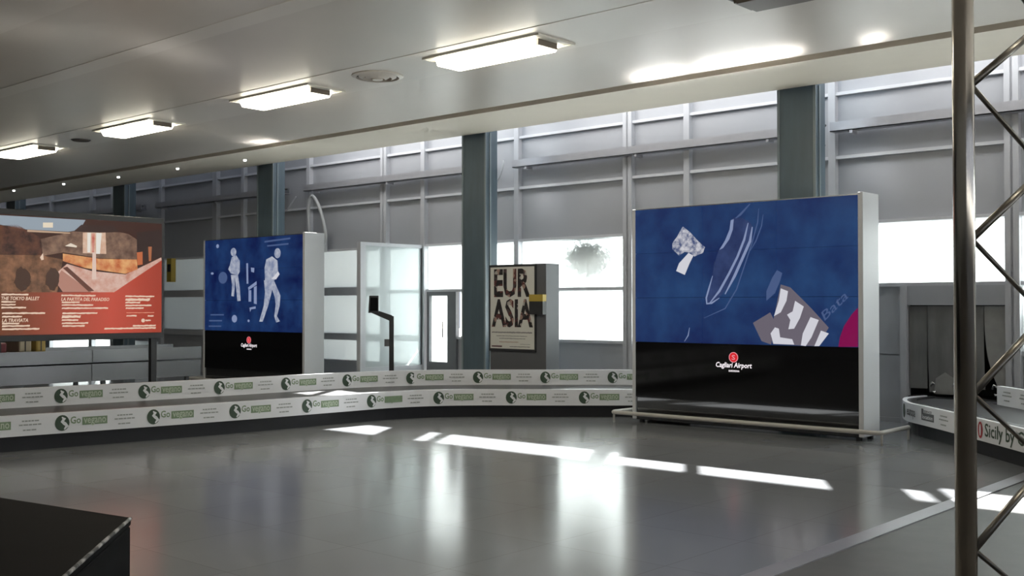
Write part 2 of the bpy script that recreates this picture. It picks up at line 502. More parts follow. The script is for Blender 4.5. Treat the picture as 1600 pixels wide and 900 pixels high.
# ceiling: lacquered metal runs parallel to the glazed wall
ceil = struct(MB().box(XL, XR, YB, 10.70, 4.26, 4.50).build('ceiling', M['ceil']))
def run(y0, y1, z, m, nm='ceiling_panel'):
    MB().box(XL, XR, y0, y1, z, 4.262).build(nm, m, ceil)
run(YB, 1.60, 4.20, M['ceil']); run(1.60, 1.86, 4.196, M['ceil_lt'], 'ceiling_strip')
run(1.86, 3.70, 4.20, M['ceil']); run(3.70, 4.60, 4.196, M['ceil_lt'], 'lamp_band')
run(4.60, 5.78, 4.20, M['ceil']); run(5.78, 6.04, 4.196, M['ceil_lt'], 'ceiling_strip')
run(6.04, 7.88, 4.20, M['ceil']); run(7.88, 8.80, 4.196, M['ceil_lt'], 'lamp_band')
run(8.80, 10.70, 4.20, M['ceil'])
MB().box(XL, XR, 10.70, 10.97, 4.31, 4.50).build('shadow_gap', M['slot'], ceil)
mb = MB()
mb.v += [(XL, 10.97, 4.205), (XR, 10.97, 4.205), (XR, 12.86, 4.342), (XL, 12.86, 4.342), (XL, 10.97, 4.5), (XR, 10.97, 4.5), (XR, 12.86, 5.8), (XL, 12.86, 5.8)]
mb.f += [(0, 3, 2, 1), (4, 5, 6, 7), (0, 1, 5, 4), (1, 2, 6, 5), (2, 3, 7, 6), (3, 0, 4, 7)]
mb.build('soffit', M['soffit'], ceil)

MB().box(XL, XR, 12.865, 12.90, 4.36, 5.70).build('upstand', M['upstand'], ceil)
MB().box(XL, XR, 12.70, 12.95, 5.70, 5.85).build('skylight_kerb', M['upstand'], ceil)
for x in range(int(XL), int(XR), 2):
    MB().box(x + .004, x + 1.996, 12.95, WY + .02, 5.76, 5.77).build('skylight_pane', M['clear'], ceil)
    MB().box(x - .03, x + .03, 12.90, WY + .05, 5.72, 5.80).build('rafter', M['upstand'], ceil)
# outer walls of the hall, out of the picture
struct(MB().box(XL - .2, XL, YB, WY + .2, -.15, 5.9).build('wall_left', M['wallplain']))
wr = MB().box(XR, XR + .2, YB, WY + .2, -.15, .90).box(XR, XR + .2, YB, WY + .2, 3.40, 5.9)
for y in (-6.0, -2.7, .6, 3.9, 7.2, 10.5, 13.9): wr.box(XR, XR + .2, y - .08, y + .2, .90, 3.40)
wr = struct(wr.build('wall_right', M['wallplain']))
for i, y in enumerate((-5.8, -2.5, .8, 4.1, 7.4, 10.7)):
    w = struct(MB().box(XR + .06, XR + .12, y, y + .04, .90, 3.40).box(XR + .06, XR + .12, y + 3.16, y + 3.20, .90, 3.40).box(XR + .06, XR + .12, y, y + 3.2, 2.28, 2.34).build('window_%d' % (40 + i), M['mullion']))
    MB().box(XR + .085, XR + .095, y + .04, y + 3.16, .90, 2.28).build('pane', M['clear'], w)
    MB().box(XR + .085, XR + .095, y + .04, y + 3.16, 2.34, 3.40).build('pane', M['clear'], w)
struct(MB().box(XL - .2, XR + .2, YB - .2, YB, -.15, 4.6).build('wall_front', M['wallplain']))

# the glazed wall: mullions, crossbars, grey panels, frosted panes, clear panes on top
base = MB().box(XL, XR, WY - .02, WY + .16, -.15, .06)
base.box(XL, XR, WY, WY + .16, 4.84, 4.88)
base.box(XL, XR, WY, WY + .16, 5.70, 5.85)
wall = struct(base.build('wall_back', M['panel']))
mull = []
for k in range(-2, 6):
    for u in (-4.24, -6.61, -8.94, -10.07):
        x = u - 5.76 * k
        if XL + .3 < x < XR - .3: mull.append(x)
mull = sorted(mull)
me_mul = MB().box(-.05, .05, WY - .10, WY + .04, .06, 5.75).mesh('mullion')
for x in mull:
    o = obj('mullion', me_mul, M['mullion'], wall); o.location.x = x
edges = [XL] + mull + [XR]
ROWS = [(.06, .93), (.97, 1.79), (1.83, 2.63), (2.68, 3.54), (3.57, 4.405), (4.45, 4.845), (4.88, 5.70)]
BARZ = (2.655, 3.555, 4.428)
DOOR_BAY = (-14.66, -12.37)
cache = {}
def slab(w, h, t, nm):
    key = (round(w, 2), round(h, 2), t, nm)
    if key not in cache: cache[key] = MB().box(0, w, 0, t, 0, h).mesh(nm)
    return cache[key]
nwin = 0
for a, b in zip(edges[:-1], edges[1:]):
    x0, x1 = a + .05, b - .05
    hatch = abs(a + 6.61) < .1
    door = abs(a - DOOR_BAY[0]) < .15
    for z in BARZ:
        MB().box(x0, x1, WY - .075, WY + .04, z - .022, z + .022).build('crossbar', M['bar'], wall)
    for r in (3, 4, 5):
        o = obj('wall_panel', slab(x1 - x0, ROWS[r][1] - ROWS[r][0], .03, 'wall_panel'), M['panel'], wall)
        o.location = (x0, WY, ROWS[r][0])
    # bottom panels
    if hatch:
        for z0, z1 in ((.06, .88), (.895, 1.79)):
            MB().box(x0, -5.68, WY, WY + .03, z0, z1).build('wall_panel', M['panel'], wall)
        MB().box(x0, -5.68, WY + .03, WY + .045, .84, .94).build('cover_strip', M['panel'], wall)  # added behind the joint to stop daylight leaking through
    elif door:
        MB().box(-13.87, x1, WY, WY + .03, .06, .93).build('wall_panel', M['panel'], wall)
    else:
        lo = ROWS[0]
        low = -18.2 < a < -15.0
        if low:
            MB().box(x0, x1, WY, WY + .03, .06, .44).build('wall_panel', M['panel'], wall)
        elif -30.3 < a < -26.0:      # low lights at the far end
            MB().box(x0, x1, WY, WY + .03, .06, .30).build('wall_panel', M['panel'], wall)
        else:
            o = obj('wall_panel', slab(x1 - x0, lo[1] - lo[0], .03, 'wall_panel'), M['panel'], wall)
            o.location = (x0, WY, lo[0])
    # the window of the bay
    nwin += 1
    fr = MB()
    dim = a < -15.9
    fr.box(x0, x1, WY - .04, WY + .04, 1.785, 1.835)
    if dim: fr.box(x0, x1, WY - .045, WY + .04, 1.74, 1.90)
    if not hatch: fr.box(-13.86 if door else x0, x1, WY - .04, WY + .04, .925, .975)
    if dim: fr.box(x0, x1, WY - .045, WY + .04, .85, .98)
    win = struct(fr.build('window_%d' % nwin, M['mullion']))
    rows = [2] if hatch else [1, 2]
    if a < -24.5: rows = []
    for r in ([1, 2] if a < -24.5 else []):  # added panels close the hidden panes here to darken the left
        MB().box(x0, x1, WY, WY + .03, ROWS[r][0], ROWS[r][1]).build('wall_panel', M['panel'], wall)
    for r in rows:
        if door and r == 1:
            o = MB().box(-13.80, x1, WY + .005, WY + .015, .975, 1.785).build('pane', M['frosted'], win); continue
        o = obj('pane', slab(x1 - x0, ROWS[r][1] - ROWS[r][0] + .02, .01, 'pane'), M['frosted'], win)
        o.location = (x0, WY + .005, ROWS[r][0] - .01)
    if -18.2 < a < -15.0:
        MB().box(x0, x1, WY + .005, WY + .015, .45, .86).build('pane', M['frosted'], win)
    if -30.3 < a < -26.0:
        MB().box(x0, x1, WY + .005, WY + .015, .31, .66).build('pane', M['frosted'], win)
        MB().box(x0, x1, WY - .03, WY + .03, .66, .93).build('wall_panel', M['panel'], wall)
    o = obj('top_pane', slab(x1 - x0, ROWS[6][1] - ROWS[6][0], .008, 'top_pane'), M['clear'], win)
    o.location = (x0, WY + .02, ROWS[6][0])

# glass door in the wall beside the second column
d = MB().box(-14.62, -14.55, WY - .06, WY + .03, .06, 1.79).box(-14.08, -13.86, WY - .06, WY + .03, .06, 1.79)
d.box(-14.55, -14.08, WY - .06, WY + .03, 1.72, 1.79).box(-14.55, -14.08, WY - .06, WY + .03, .06, .50)
dr = struct(d.build('door_1', M['case_lt']))
MB().box(-14.55, -14.08, WY, WY + .012, .50, 1.72).build('pane', M['frosted'], dr)
MB().tube([(-14.16, WY - .10, .95), (-14.16, WY - .10, 1.25)], .014).build('door_handle', M['polished'], dr, True)

# frosted draught screen standing square to the wall
ps = thing('glazed_partition', 'tall frosted glass partition standing out from the wall behind the carousel', 'partition', (-14.74, 12.50, 0))
f = MB().box(-.05, .05, 0, .12, 0, 2.66).box(-.05, .05, 1.50, 1.58, 0, 2.66).box(-.04, .04, .12, 1.50, 2.60, 2.66)
f.box(-.05, .05, .12, 1.50, 0, .44)
f.build('frame', M['mullion'], ps)
MB().box(-.006, .006, .12, 1.50, .44, 2.60).build('pane', M['hazy'], ps)

# columns
col_lab = ['dark blue-grey column behind the shoe display', 'dark blue-grey column left of the lettered poster box',
           'dark blue-grey column behind the musician display', 'dark blue-grey column above the orange screen, its right end',
           'farthest dark blue-grey column at the left edge']
def make_column():
    t = thing('steel_column', col_lab[0], 'column', (-6.58, 12.91, 0), group='columns along the glazed wall')
    MB().box(-.26, .26, .012, .30, 0, 5.70).build('shaft', M['column'], t, bevel=.01)
    MB().box(-.27, -.235, 0, .02, .02, 4.36).build('edge_highlight', M['coledge'], t)
    MB().box(.235, .27, 0, .02, .02, 4.36).build('edge_highlight', M['coledge'], t)
    MB().box(.258, .275, .10, .13, .02, 4.36).build('edge_highlight', M['coledge'], t)
    MB().box(-.30, .30, -.02, .33, 0, .06).build('base_plate', M['column'], t)
    return t
c0 = make_column()
for k in range(1, 5):
    c = copy_tree(c0); c.location.x = -6.58 - 5.76 * k; c['label'] = col_lab[k]

# cable trays between the columns
tl = ['grey cable tray on the wall, right of the column behind the shoe display', 'grey cable tray on the wall between the shoe display and the poster box',
      'grey cable tray on the wall above the frosted partition', 'grey cable tray on the wall above the musician display',
      'grey cable tray on the wall above the orange screen']
trays = []
for k in range(5):
    xr = -6.58 - 5.76 * (k - 1) - .62; xl = -6.58 - 5.76 * k + (.02 if k else .02)
    if k == 0: xr = 4.0
    t = thing('cable_tray', tl[k], 'cable tray', (xl, WY - .26, 3.885), group='cable trays along the wall')
    L = xr - xl
    MB().box(0, L, 0, .012, 0, .13).box(0, L, .14, .152, 0, .13).box(0, L, 0, .152, 0, .012).build('channel', M['tray'], t)
    trays.append(t)
    n = int(L / 2.3)
    for i in range(n + 1):
        x = .3 + i * (L - .6) / max(n, 1)
        MB().box(x - .02, x + .02, 0, .17, -.04, -.002).build('bracket', M['tray'], t)
    MB().tube([(0, .07, .10), (L * .3, .08, .12), (L * .7, .06, .115), (L, .07, .10)], .022, 8).build('cable', M['cable'], t, True)
# loose cable ends by the columns
def cable(t, pts, m='hose', r=.012):
    L0 = t.location
    MB().tube(smooth_path3([(p[0] - L0.x, p[1] - L0.y, p[2] - L0.z) for p in pts]), r, 8).build('loose_cable', M[m], t, True)
def smooth_path3(pts, n=6):
    P = [Vector(p) for p in pts]; out = []
    for i in range(len(P) - 1):
        p0 = P[max(i - 1, 0)]; p1 = P[i]; p2 = P[i + 1]; p3 = P[min(i + 2, len(P) - 1)]
        for k in range(n):
            t = k / n
            out.append(.5 * ((2 * p1) + (p2 - p0) * t + (2 * p0 - 5 * p1 + 4 * p2 - p3) * t * t + (3 * p1 - p0 - 3 * p2 + p3) * t ** 3))
    out.append(P[-1]); return out
cable(trays[1], [(-12.50, 13.82, 4.02), (-12.45, 13.76, 3.95), (-12.52, 13.78, 3.80), (-12.70, 13.85, 3.62), (-12.78, 13.9, 3.40)])
cable(trays[0], [(-6.60, 13.8, 3.98), (-6.66, 13.74, 3.88), (-6.75, 13.8, 3.78), (-6.62, 13.82, 3.70)], 'cable', .016)
cable(trays[2], [(-18.72, 13.9, 3.52), (-18.52, 13.88, 3.66), (-18.34, 13.86, 3.80)], 'bar', .014)

# ceiling lamps
lamp_lab = ['lit ceiling lamp above the hall centre, largest of the row', 'lit ceiling lamp left of the round air diffuser',
            'lit ceiling lamp third from the right in the row', 'lit ceiling lamp at the far left end of the row']
def make_lamp(lit=True):
    t = thing('ceiling_lamp', '', 'ceiling lamp', (0, 0, 4.196), group='recessed ceiling lamps in a row')
    h = MB().box(-.82, .82, -.29, -.265, -.018, .0).box(-.82, .82, .265, .29, -.018, .0).box(-.82, -.80, -.265, .265, -.018, .0).box(.80, .82, -.265, .265, -.018, .0)
    h.box(-.80, .80, -.265, .265, -.008, .0)
    h.build('housing', M['lampwhite'] if lit else M['dead'], t)
    poly = [(-.22, -.010), (.22, -.010), (.17, -.085), (-.17, -.085)]
    b = MB(); n = len(poly)
    b.v += [(-.70, y, z) for y, z in poly] + [(.66, y, z) for y, z in poly]
    b.f += [list(range(n))[::-1], [n + i for i in range(n)]] + [[i, (i + 1) % n, n + (i + 1) % n, n + i] for i in range(n)]
    b.build('diffuser', M['tube'] if lit else M['dead'], t)
    MB().box(.66, .70, -.15, .15, -.07, -.010).build('end_cap', M['dead'], t)
    MB().box(-.74, -.70, -.15, .15, -.07, -.010).build('end_cap', M['lampwhite'] if lit else M['dead'], t)
    return t
l0 = make_lamp(); l0.location = (-7.66, 8.36, 4.196); l0['label'] = lamp_lab[0]
for i in range(1, 4):
    l = copy_tree(l0); l.location = (-7.66 - 3.62 * i, 8.36, 4.196); l['label'] = lamp_lab[i]
lx = make_lamp(False); lx.location = (-4.02, 8.36, 4.196); lx['label'] = 'unlit dark ceiling lamp at the top edge of the picture'
for i, (x, y) in enumerate(((-4.0, 4.15), (-.4, 4.15), (-7.6, 4.15))):  # out-of-view lamps added to brighten the near zone
    l = copy_tree(l0); l.location = (x, y, 4.196); l['label'] = ['added unseen ceiling lamp in a nearer row, the middle one', 'added unseen ceiling lamp in a nearer row, nearest the truss', 'added unseen ceiling lamp in a nearer row, nearest the black counter'][i]
    l['group'] = 'added unseen lamps of a nearer row'

# round air diffuser and small ceiling fittings
t = thing('air_diffuser', 'round cream air diffuser in the lamp band of the ceiling', 'air vent', (-9.52, 8.35, 4.196))
for r0, r1, z in ((.30, .25, -.025), (.22, .17, -.035), (.14, .09, -.045)):
    b = MB(); n = 28
    for k in range(n):
        a = 2 * math.pi * k / n
        c, s = math.cos(a), math.sin(a)
        b.v += [(r0 * c, r0 * s, 0), (r0 * c, r0 * s, z * .4), (r1 * c, r1 * s, z), (r1 * c, r1 * s, 0)]
    for k in range(n):
        j = (k + 1) % n
        for e in range(4): b.f.append([4 * k + e, 4 * j + e, 4 * j + (e + 1) % 4, 4 * k + (e + 1) % 4])
    b.build('ring', M['ceil_lt'], t, False)
MB().prism(ellipse(0, 0, .06, .06, 16), -.05, 0).build('hub', M['ceil_lt'], t)
MB().prism(ellipse(0, 0, .245, .245, 24), -.004, 0).build('throat', M['slot'], t)
t = thing('ceiling_speaker', 'small dark round ceiling speaker between the two left lamps', 'speaker', (-16.75, 8.41, 4.196))
MB().prism(ellipse(0, 0, .13, .13, 20), -.02, 0).build('grille', M['slot'], t)
MB().prism(ellipse(0, 0, .15, .15, 20), -.008, 0).build('rim', M['case_lt'], t)
for i, (x, y) in enumerate(((-25.14, 11.03), (-23.09, 11.21), (-21.12, 11.42), (-19.0, 11.51), (-17.08, 11.74))):
    z = 4.205 + (y - 10.97) / 1.89 * .137
    t = thing('spotlight', ['small chrome spot in the soffit at the far left edge', 'small chrome spot in the soffit, second from the left edge',
              'small chrome spot in the soffit over the orange screen, third from left', 'small chrome spot in the soffit left of the musician-side column',
              'small chrome spot in the soffit nearest the musician-side column'][i], 'spotlight', (x, y, z), group='small spots in the soffit')
    MB().prism(ellipse(0, 0, .05, .05, 14), -.02, .02).build('ring', M['chrome'], t)
    MB().prism(ellipse(0, 0, .03, .03, 12), -.05, -.02).build('lens', M['spot'], t)
# ================================================================ VIDEO WALLS
M['navy'] = led('led navy', srgb(22, 38, 92), 1, .17, 1.5, srgb(42, 78, 128))
M['navy2'] = led('led navy musicians', srgb(12, 26, 80), 1, .16, 2.2, srgb(34, 66, 118))
M['ledwhite'] = led('led white', srgb(236, 236, 246))
M['ledpale'] = led('led pale', srgb(150, 165, 205))
M['ledcrumple'] = led('led crumpled', srgb(80, 95, 140), 1, .12, 14, srgb(232, 232, 240))
M['ledgrey'] = led('led grey', srgb(120, 113, 126))
M['ledfaint'] = led('led faint', srgb(82, 103, 150))
M['ledshoe'] = led('led shoe', srgb(38, 52, 98), 1, .2, 5, srgb(62, 80, 128))
M['ledmag'] = led('led magenta', srgb(142, 12, 84))
M['ledbody'] = led('led figures', srgb(140, 152, 185), 1, .15, 9, srgb(205, 210, 224))
M['ledlogo'] = led('led logo white', (1.4, 1.3, 1.35, 1))
M['ledred'] = led('led logo red', (.9, .02, .03, 1))

def video_wall(x, label):
    t = thing('video_wall', label, 'video wall', (x, 11.78, 0))
    Wd, Z0, Z1 = 3.06, 1.06, 2.79
    MB().box(-.05, 0, -.005, .43, .05, 2.80).build('side_frame', M['frame'], t, bevel=.006)
    MB().box(Wd, Wd + .06, -.005, .43, .05, 2.82).build('side_frame', M['frame'], t, bevel=.006)
    MB().box(0, Wd, .03, .43, .04, 2.785).build('cabinet', M['black'], t)
    MB().box(0, Wd, .004, .43, 2.787, 2.80).build('top_cover', M['mirror_top'], t)
    MB().box(0, Wd, .004, .03, .34, Z0 - .004).build('lower_glass', M['blackglass'], t)
    MB().box(0, Wd, .02, .03, .05, .335).build('kick_plate', M['kick'], t)
    for sx in (.02, Wd - .06):
        for yy in (.06, .36): MB().box(sx, sx + .05, yy, yy + .05, 0, .05).build('foot', M['case'], t)
    # nine screen tiles with thin joints
    tw, th = Wd / 3, (Z1 - Z0) / 3
    tiles = []
    for i in range(3):
        for j in range(3):
            tiles.append(MB().box(i * tw + .002, (i + 1) * tw - .002, 0, .03, Z0 + j * th + .002, Z0 + (j + 1) * th - .002))
    # guard tube round the foot
    r = MB(); zt = .14
    x0, x1, y0, y1 = -.22, Wd + .34, -.24, .56
    cor = [(x0, y1), (x0, y0), (x1, y0), (x1, y1)]
    pts = []
    for i, (cx, cy) in enumerate(cor):
        pts.append((cx, cy, zt))
    path = [(x0, y1, zt), (x0, y0 + .06, zt), (x0 + .02, y0 + .02, zt), (x0 + .06, y0, zt), (x1 - .06, y0, zt), (x1 - .02, y0 + .02, zt), (x1, y0 + .06, zt), (x1, y1, zt)]
    r.tube(path, .026, 10)
    r.build('guard_tube', M['rail'], t, True)
    for lx, ly in ((x0, y0 + .06), (x1, y0 + .06), (x0, y1), (x1, y1)):
        MB().tube([(lx, ly, 0), (lx, ly, zt)], .014, 8).build('tube_post', M['rail'], t, True)
    # airport lettering on the black glass
    lg = MB().plate(ellipse(1.46, .90, .062, .062, 24), -.002, .006).build('logo_disc', M['ledred'], t)
    ring = MB(); n = 24
    for k in range(n):
        a, b2 = 2 * math.pi * k / n, 2 * math.pi * (k + 1) / n
        ring.plate([(1.46 + .064 * math.cos(a), .90 + .064 * math.sin(a)), (1.46 + .064 * math.cos(b2), .90 + .064 * math.sin(b2)),
                    (1.46 + .055 * math.cos(b2), .90 + .055 * math.sin(b2)), (1.46 + .055 * math.cos(a), .90 + .055 * math.sin(a))], -.004, .0)
    ring.build('logo_ring', M['inkpinkled'], lg)
    me = text_mesh('S', .06, .05, .02); o = obj('logo_letter', me, M['inkpinkled'], lg); o.location = (1.435, -.004, .87)
    me = text_mesh('Cagliari Airport', .062, .50, .02, .15); o = obj('lettering', me, M['ledlogo'], t); o.location = (1.21, .0015, .775)
    me = text_mesh('SARDEGNA', .022, .15, .03); o = obj('lettering', me, M['ledlogo'], t); o.location = (1.39, .0015, .722)
    return t, tiles
M['inkpinkled'] = led('led pale red', (1.0, .35, .4, 1))

def shapes(t, P, specs):
    """flat picture elements of a screen: (name, key, material, depth layer)"""
    for nm, key, m, lay in specs:
        keys = key if isinstance(key, (list, tuple)) else [key]
        b = MB()
        for q in keys: b.plate(P[q], -.0008 * lay, 0)
        b.build(nm, m, t)

t1, tiles = video_wall(-8.31, 'large blue video wall showing a shoe and a shoe box')
for b in tiles: b.build('screen_tile', M['navy'], t1)
shapes(t1, D1P, [('shoe_picture', 'shoe', M['ledshoe'], 1), ('shoe_rim', 'rim', M['ledpale'], 2), ('crumpled_paper', 'crum', M['ledcrumple'], 1),
                 ('paper_tag', 'crum2', M['ledwhite'], 2), ('smoke_patch', 'smoke', M['ledfaint'], 1), ('smoke_patch', 'tri', M['ledgrey'], 1),
                 ('box_picture', 'boxm', M['ledgrey'], 2), ('box_stripe', 'w1', M['ledwhite'], 3), ('box_stripe', 'w2', M['ledwhite'], 3),
                 ('box_stripe', 'w3', M['ledwhite'], 3), ('box_stripe', 'w4', M['ledwhite'], 3), ('box_stripe', 'w5', M['ledwhite'], 3),
                 ('magenta_disc', 'disc', M['ledmag'], 1)])
for key, w, m in (('l1', .03, 'ledpale'), ('l2', .036, 'ledpale'), ('l3', .014, 'ledfaint'), ('l4', .014, 'ledfaint'), ('l5', .014, 'ledpale'), ('l6', .03, 'ledfaint'), ('l7', .022, 'ledpale')):
    b = MB(); ribbon(b, D1P[key], w, -.0024, 0); b.build('shoe_line', M[m], t1)
o = obj('lettering', text_mesh('Bata', .10, .40, .004, .2), M['ledfaint'], t1)
(p, q) = D1P['bata']; o.location = (p[0], -.003, p[1]); o.rotation_euler = (0, -math.atan2(q[1] - p[1], q[0] - p[0]), 0)

t2, tiles = video_wall(-18.45, 'smaller-looking blue video wall showing two pale musicians, behind the carousel')
for b in tiles: b.build('screen_tile', M['navy2'], t2)
def ell3(k):
    c, a, b = D2P[k]
    return ellipse(c[0], c[1], abs(a[0] - c[0]), abs(b[1] - c[1]), 16)
for k in ('g_h', 'r_h', 's1', 's2', 's3', 's4', 's5'): D2P[k] = ell3(k)
shapes(t2, D2P, [('guitarist_picture', ['g_h', 'g_t', 'g_l', 'g_r'], M['ledbody'], 1), ('stand_picture', ['a1', 'a2', 'a3', 'a4', 'a5', 'a6'], M['ledpale'], 1),
                 ('singer_picture', ['r_h', 'r_t', 'r_l', 'r_r'], M['ledbody'], 1), ('singer_arm', 'r_a', M['ledwhite'], 2),
                 ('light_spot', ['s1', 's2', 's3', 's4'], M['ledpale'], 1), ('drum_picture', 's5', M['ledfaint'], 1), ('caption_line', ['t1', 't2', 't3', 't4', 't5'], M['ledfaint'], 1)])

# ================================================================ ORANGE SCREEN ON A POST
os_ = thing('advertising_screen', 'wide orange-red advertising screen on a black post, left edge', 'screen', (-13.2, 5.10, 0), math.radians(90))
MB().box(-.03, 2.70, .0, .10, 1.10, 2.70).build('casing', M['case'], os_, bevel=.006)
def grad_screen():
    m = led('led theatre base', srgb(70, 40, 28))
    return m
def red_mat():
    m = led('led red zone', srgb(120, 60, 35))
    nt = m.node_tree; b = nt.nodes['Principled BSDF']
    tc = nt.nodes.new('ShaderNodeTexCoord'); sp = nt.nodes.new('ShaderNodeSeparateXYZ'); r = nt.nodes.new('ShaderNodeValToRGB')
    nt.links.new(tc.outputs['Object'], sp.inputs[0])
    mr = nt.nodes.new('ShaderNodeMapRange'); mr.inputs[2].default_value = 2.7
    nt.links.new(sp.outputs[0], mr.inputs[0]); nt.links.new(mr.outputs[0], r.inputs[0])
    e = r.color_ramp.elements
    e[0].position = .25; e[0].color = srgb(122, 66, 38); e[1].position = .72; e[1].color = srgb(214, 84, 62)
    x = e.new(1.0); x.color = srgb(176, 66, 44)
    nt.links.new(r.outputs[0], b.inputs['Emission Color'])
    return m
MB().box(0, 2.66, -.006, .0, 1.17, 2.63).build('screen', grad_screen(), os_)
pic = [('sky_picture', 'sky', srgb(165, 178, 190), None, 1), ('trees_picture', 'trees', srgb(50, 30, 24), srgb(118, 72, 50), 1),
       ('street_picture', 'ground', srgb(88, 58, 36), srgb(160, 112, 80), 1), ('dusk_picture', 'dark', srgb(60, 42, 36), None, 1),
       ('building_picture', 'bld', srgb(98, 70, 56), srgb(160, 126, 104), 2), ('roof_picture', 'roof', srgb(66, 44, 38), None, 3),
       ('glow_picture', 'glow', srgb(222, 170, 140), srgb(250, 220, 195), 3), ('banner_picture', 'c1', srgb(255, 250, 240), None, 4),
       ('banner_picture', 'c2', srgb(205, 88, 70), srgb(240, 180, 160), 4), ('banner_picture', 'c3', srgb(255, 250, 240), None, 4),
       ('arcade_picture', 'arc', srgb(205, 100, 52), srgb(255, 196, 130), 3), ('plaza_picture', 'plaza', srgb(214, 150, 128), srgb(246, 212, 196), 3),
       ('ramp_picture', 'ramp', srgb(196, 140, 122), None, 4), ('ramp_picture', 'ramp2', srgb(110, 66, 52), None, 5),
       ('pole_picture', 'pole', srgb(246, 216, 200), None, 5), ('bush_picture', 'b1', srgb(78, 50, 34), None, 4), ('bush_picture', 'b2', srgb(78, 50, 34), None, 5),
       ('scaffold_picture', 'scaf', srgb(210, 116, 70), None, 4), ('scaffold_picture', 'scaf2', srgb(190, 116, 76), None, 4),
       ('sign_picture', 'sign', srgb(255, 240, 220), None, 4), ('light_picture', 'lt1', srgb(255, 240, 214), None, 4), ('light_picture', 'lt2', srgb(214, 180, 150), None, 4),
       ('light_picture', 'fl', srgb(255, 225, 200), None, 4)]
D3P['b1'] = [(x + random.uniform(-.015, .015), z + random.uniform(-.02, .02)) for x, z in ellipse(.80, 1.86, .10, .14, 22)]; D3P['b2'] = [(x + random.uniform(-.015, .015), z + random.uniform(-.02, .02)) for x, z in ellipse(1.17, 1.86, .09, .14, 22)]
for nm, k, c, c2, lay in pic:
    pl = [(min(max(x, .0), 2.66), min(max(z, 1.17), 2.63)) for x, z in D3P[k]]
    MB().plate(pl, -.006 - .0008 * lay, -.005).build(nm, led('led ' + k, c, 1, .16 if c2 else 0, 7, c2), os_)
pl = [(min(max(x, .0), 2.66), min(max(z, 1.17), 2.63)) for x, z in D3P['red']]
MB().plate(pl, -.0115, -.005).build('text_field', red_mat(), os_)
M['ledcream'] = led('led cream', srgb(255, 226, 200))
M['ledsalmon'] = led('led salmon', srgb(250, 170, 140))
def wavy(x0, x1, z, h):
    # one line of tiny unreadable print: a thin bar with uneven upper and lower edge
    n = max(3, int((x1 - x0) / .025)); top = []; bot = []
    for i in range(n + 1):
        x = x0 + (x1 - x0) * i / n
        top.append((x + h * .5, z + h * random.uniform(.55, 1.1))); bot.append((x, z - h * random.uniform(.55, 1.1)))
    return bot + top[::-1]
for x0, x1, z, tx in D3T:
    if isinstance(tx, str):
        o = obj('title_lettering', text_mesh(tx, .042, x1 - x0, .02, .2), M['ledcream'], os_); o.location = (x0, -.013, z - .021); continue
    h = {0: .011, 1: .019, 2: .005}[tx]
    MB().plate(wavy(x0, x1, z, h), -.0130, -.011).build('text_line', M['ledsalmon'] if tx == 2 else M['ledcream'], os_)
MB().plate(ellipse(2.392, 1.338, .026, .026, 14), -.013, -.011).build('logo_dot', M['ledcream'], os_)
MB().box(2.53, 2.61, .02, .09, 0, 1.10).build('post', M['case'], os_)
MB().box(.05, .13, .02, .09, 0, 1.10).build('post', M['case'], os_)
MB().box(2.40, 2.69, -.10, .22, 0, .03).build('foot', M['case'], os_)
MB().box(-.03, .21, -.10, .22, 0, .03).build('foot', M['case'], os_)

# ================================================================ BAGGAGE CAROUSELS
def arc_points(path):
    s = [0]
    for a, b in zip(path[:-1], path[1:]): s.append(s[-1] + math.dist(a, b))
    return s
def at_s(path, s, d):
    for i in range(len(s) - 1):
        if s[i] <= d <= s[i + 1]:
            k = (d - s[i]) / (s[i + 1] - s[i])
            p = (path[i][0] + (path[i + 1][0] - path[i][0]) * k, path[i][1] + (path[i + 1][1] - path[i][1]) * k)
            return p, math.atan2(path[i + 1][1] - path[i][1], path[i + 1][0] - path[i][0])
    return None
def offset(path, o):
    out = []
    for i, p in enumerate(path):
        a = path[max(i - 1, 0)]; c = path[min(i + 1, len(path) - 1)]
        L = math.dist(a, c); tx, ty = (c[0] - a[0]) / L, (c[1] - a[1]) / L
        out.append((p[0] + ty * o, p[1] - tx * o))
    return out
# shared lettering of the repeated sponsor panel (0.92 m pitch)
swirl = MB(); swirl.plate(ellipse(0, 0, .075, .085, 20), -.0015, 0); me_disc = swirl.mesh('sponsor_disc'); me_disc.materials.append(M['dgreen'])
sw = MB(); ribbon(sw, [(-.005, .062), (.02, .045), (.0, .015), (.028, -.01), (.05, -.035), (.02, -.07)], .036, -.003, 0)
me_swirl = sw.mesh('sponsor_swirl'); me_swirl.materials.append(M['white'])
me_go = text_mesh('Go', .075, .11, .02); me_go.materials.append(M['green'])
fld = MB().plate([(-.0, -.035), (.27, -.035), (.27, .05), (.0, .05)], -.001, 0); me_fld = fld.mesh('sponsor_field'); me_fld.materials.append(M['green'])
me_word = text_mesh('vegano', .055, .24, .015); me_word.materials.append(M['lgreen'])
ln = MB()
for z, a, b in ((.045, .03, .20), (.005, .0, .24), (-.05, .04, .19)):
    x = a
    while x < b - .01:
        w = min(random.uniform(.02, .05), b - x); ln.plate([(x, z - .007), (x + w, z - .007), (x + w, z + .007), (x, z + .007)], -.001, 0); x += w + .007
me_small = ln.mesh('small_print'); me_small.materials.append(M['lineprint'])
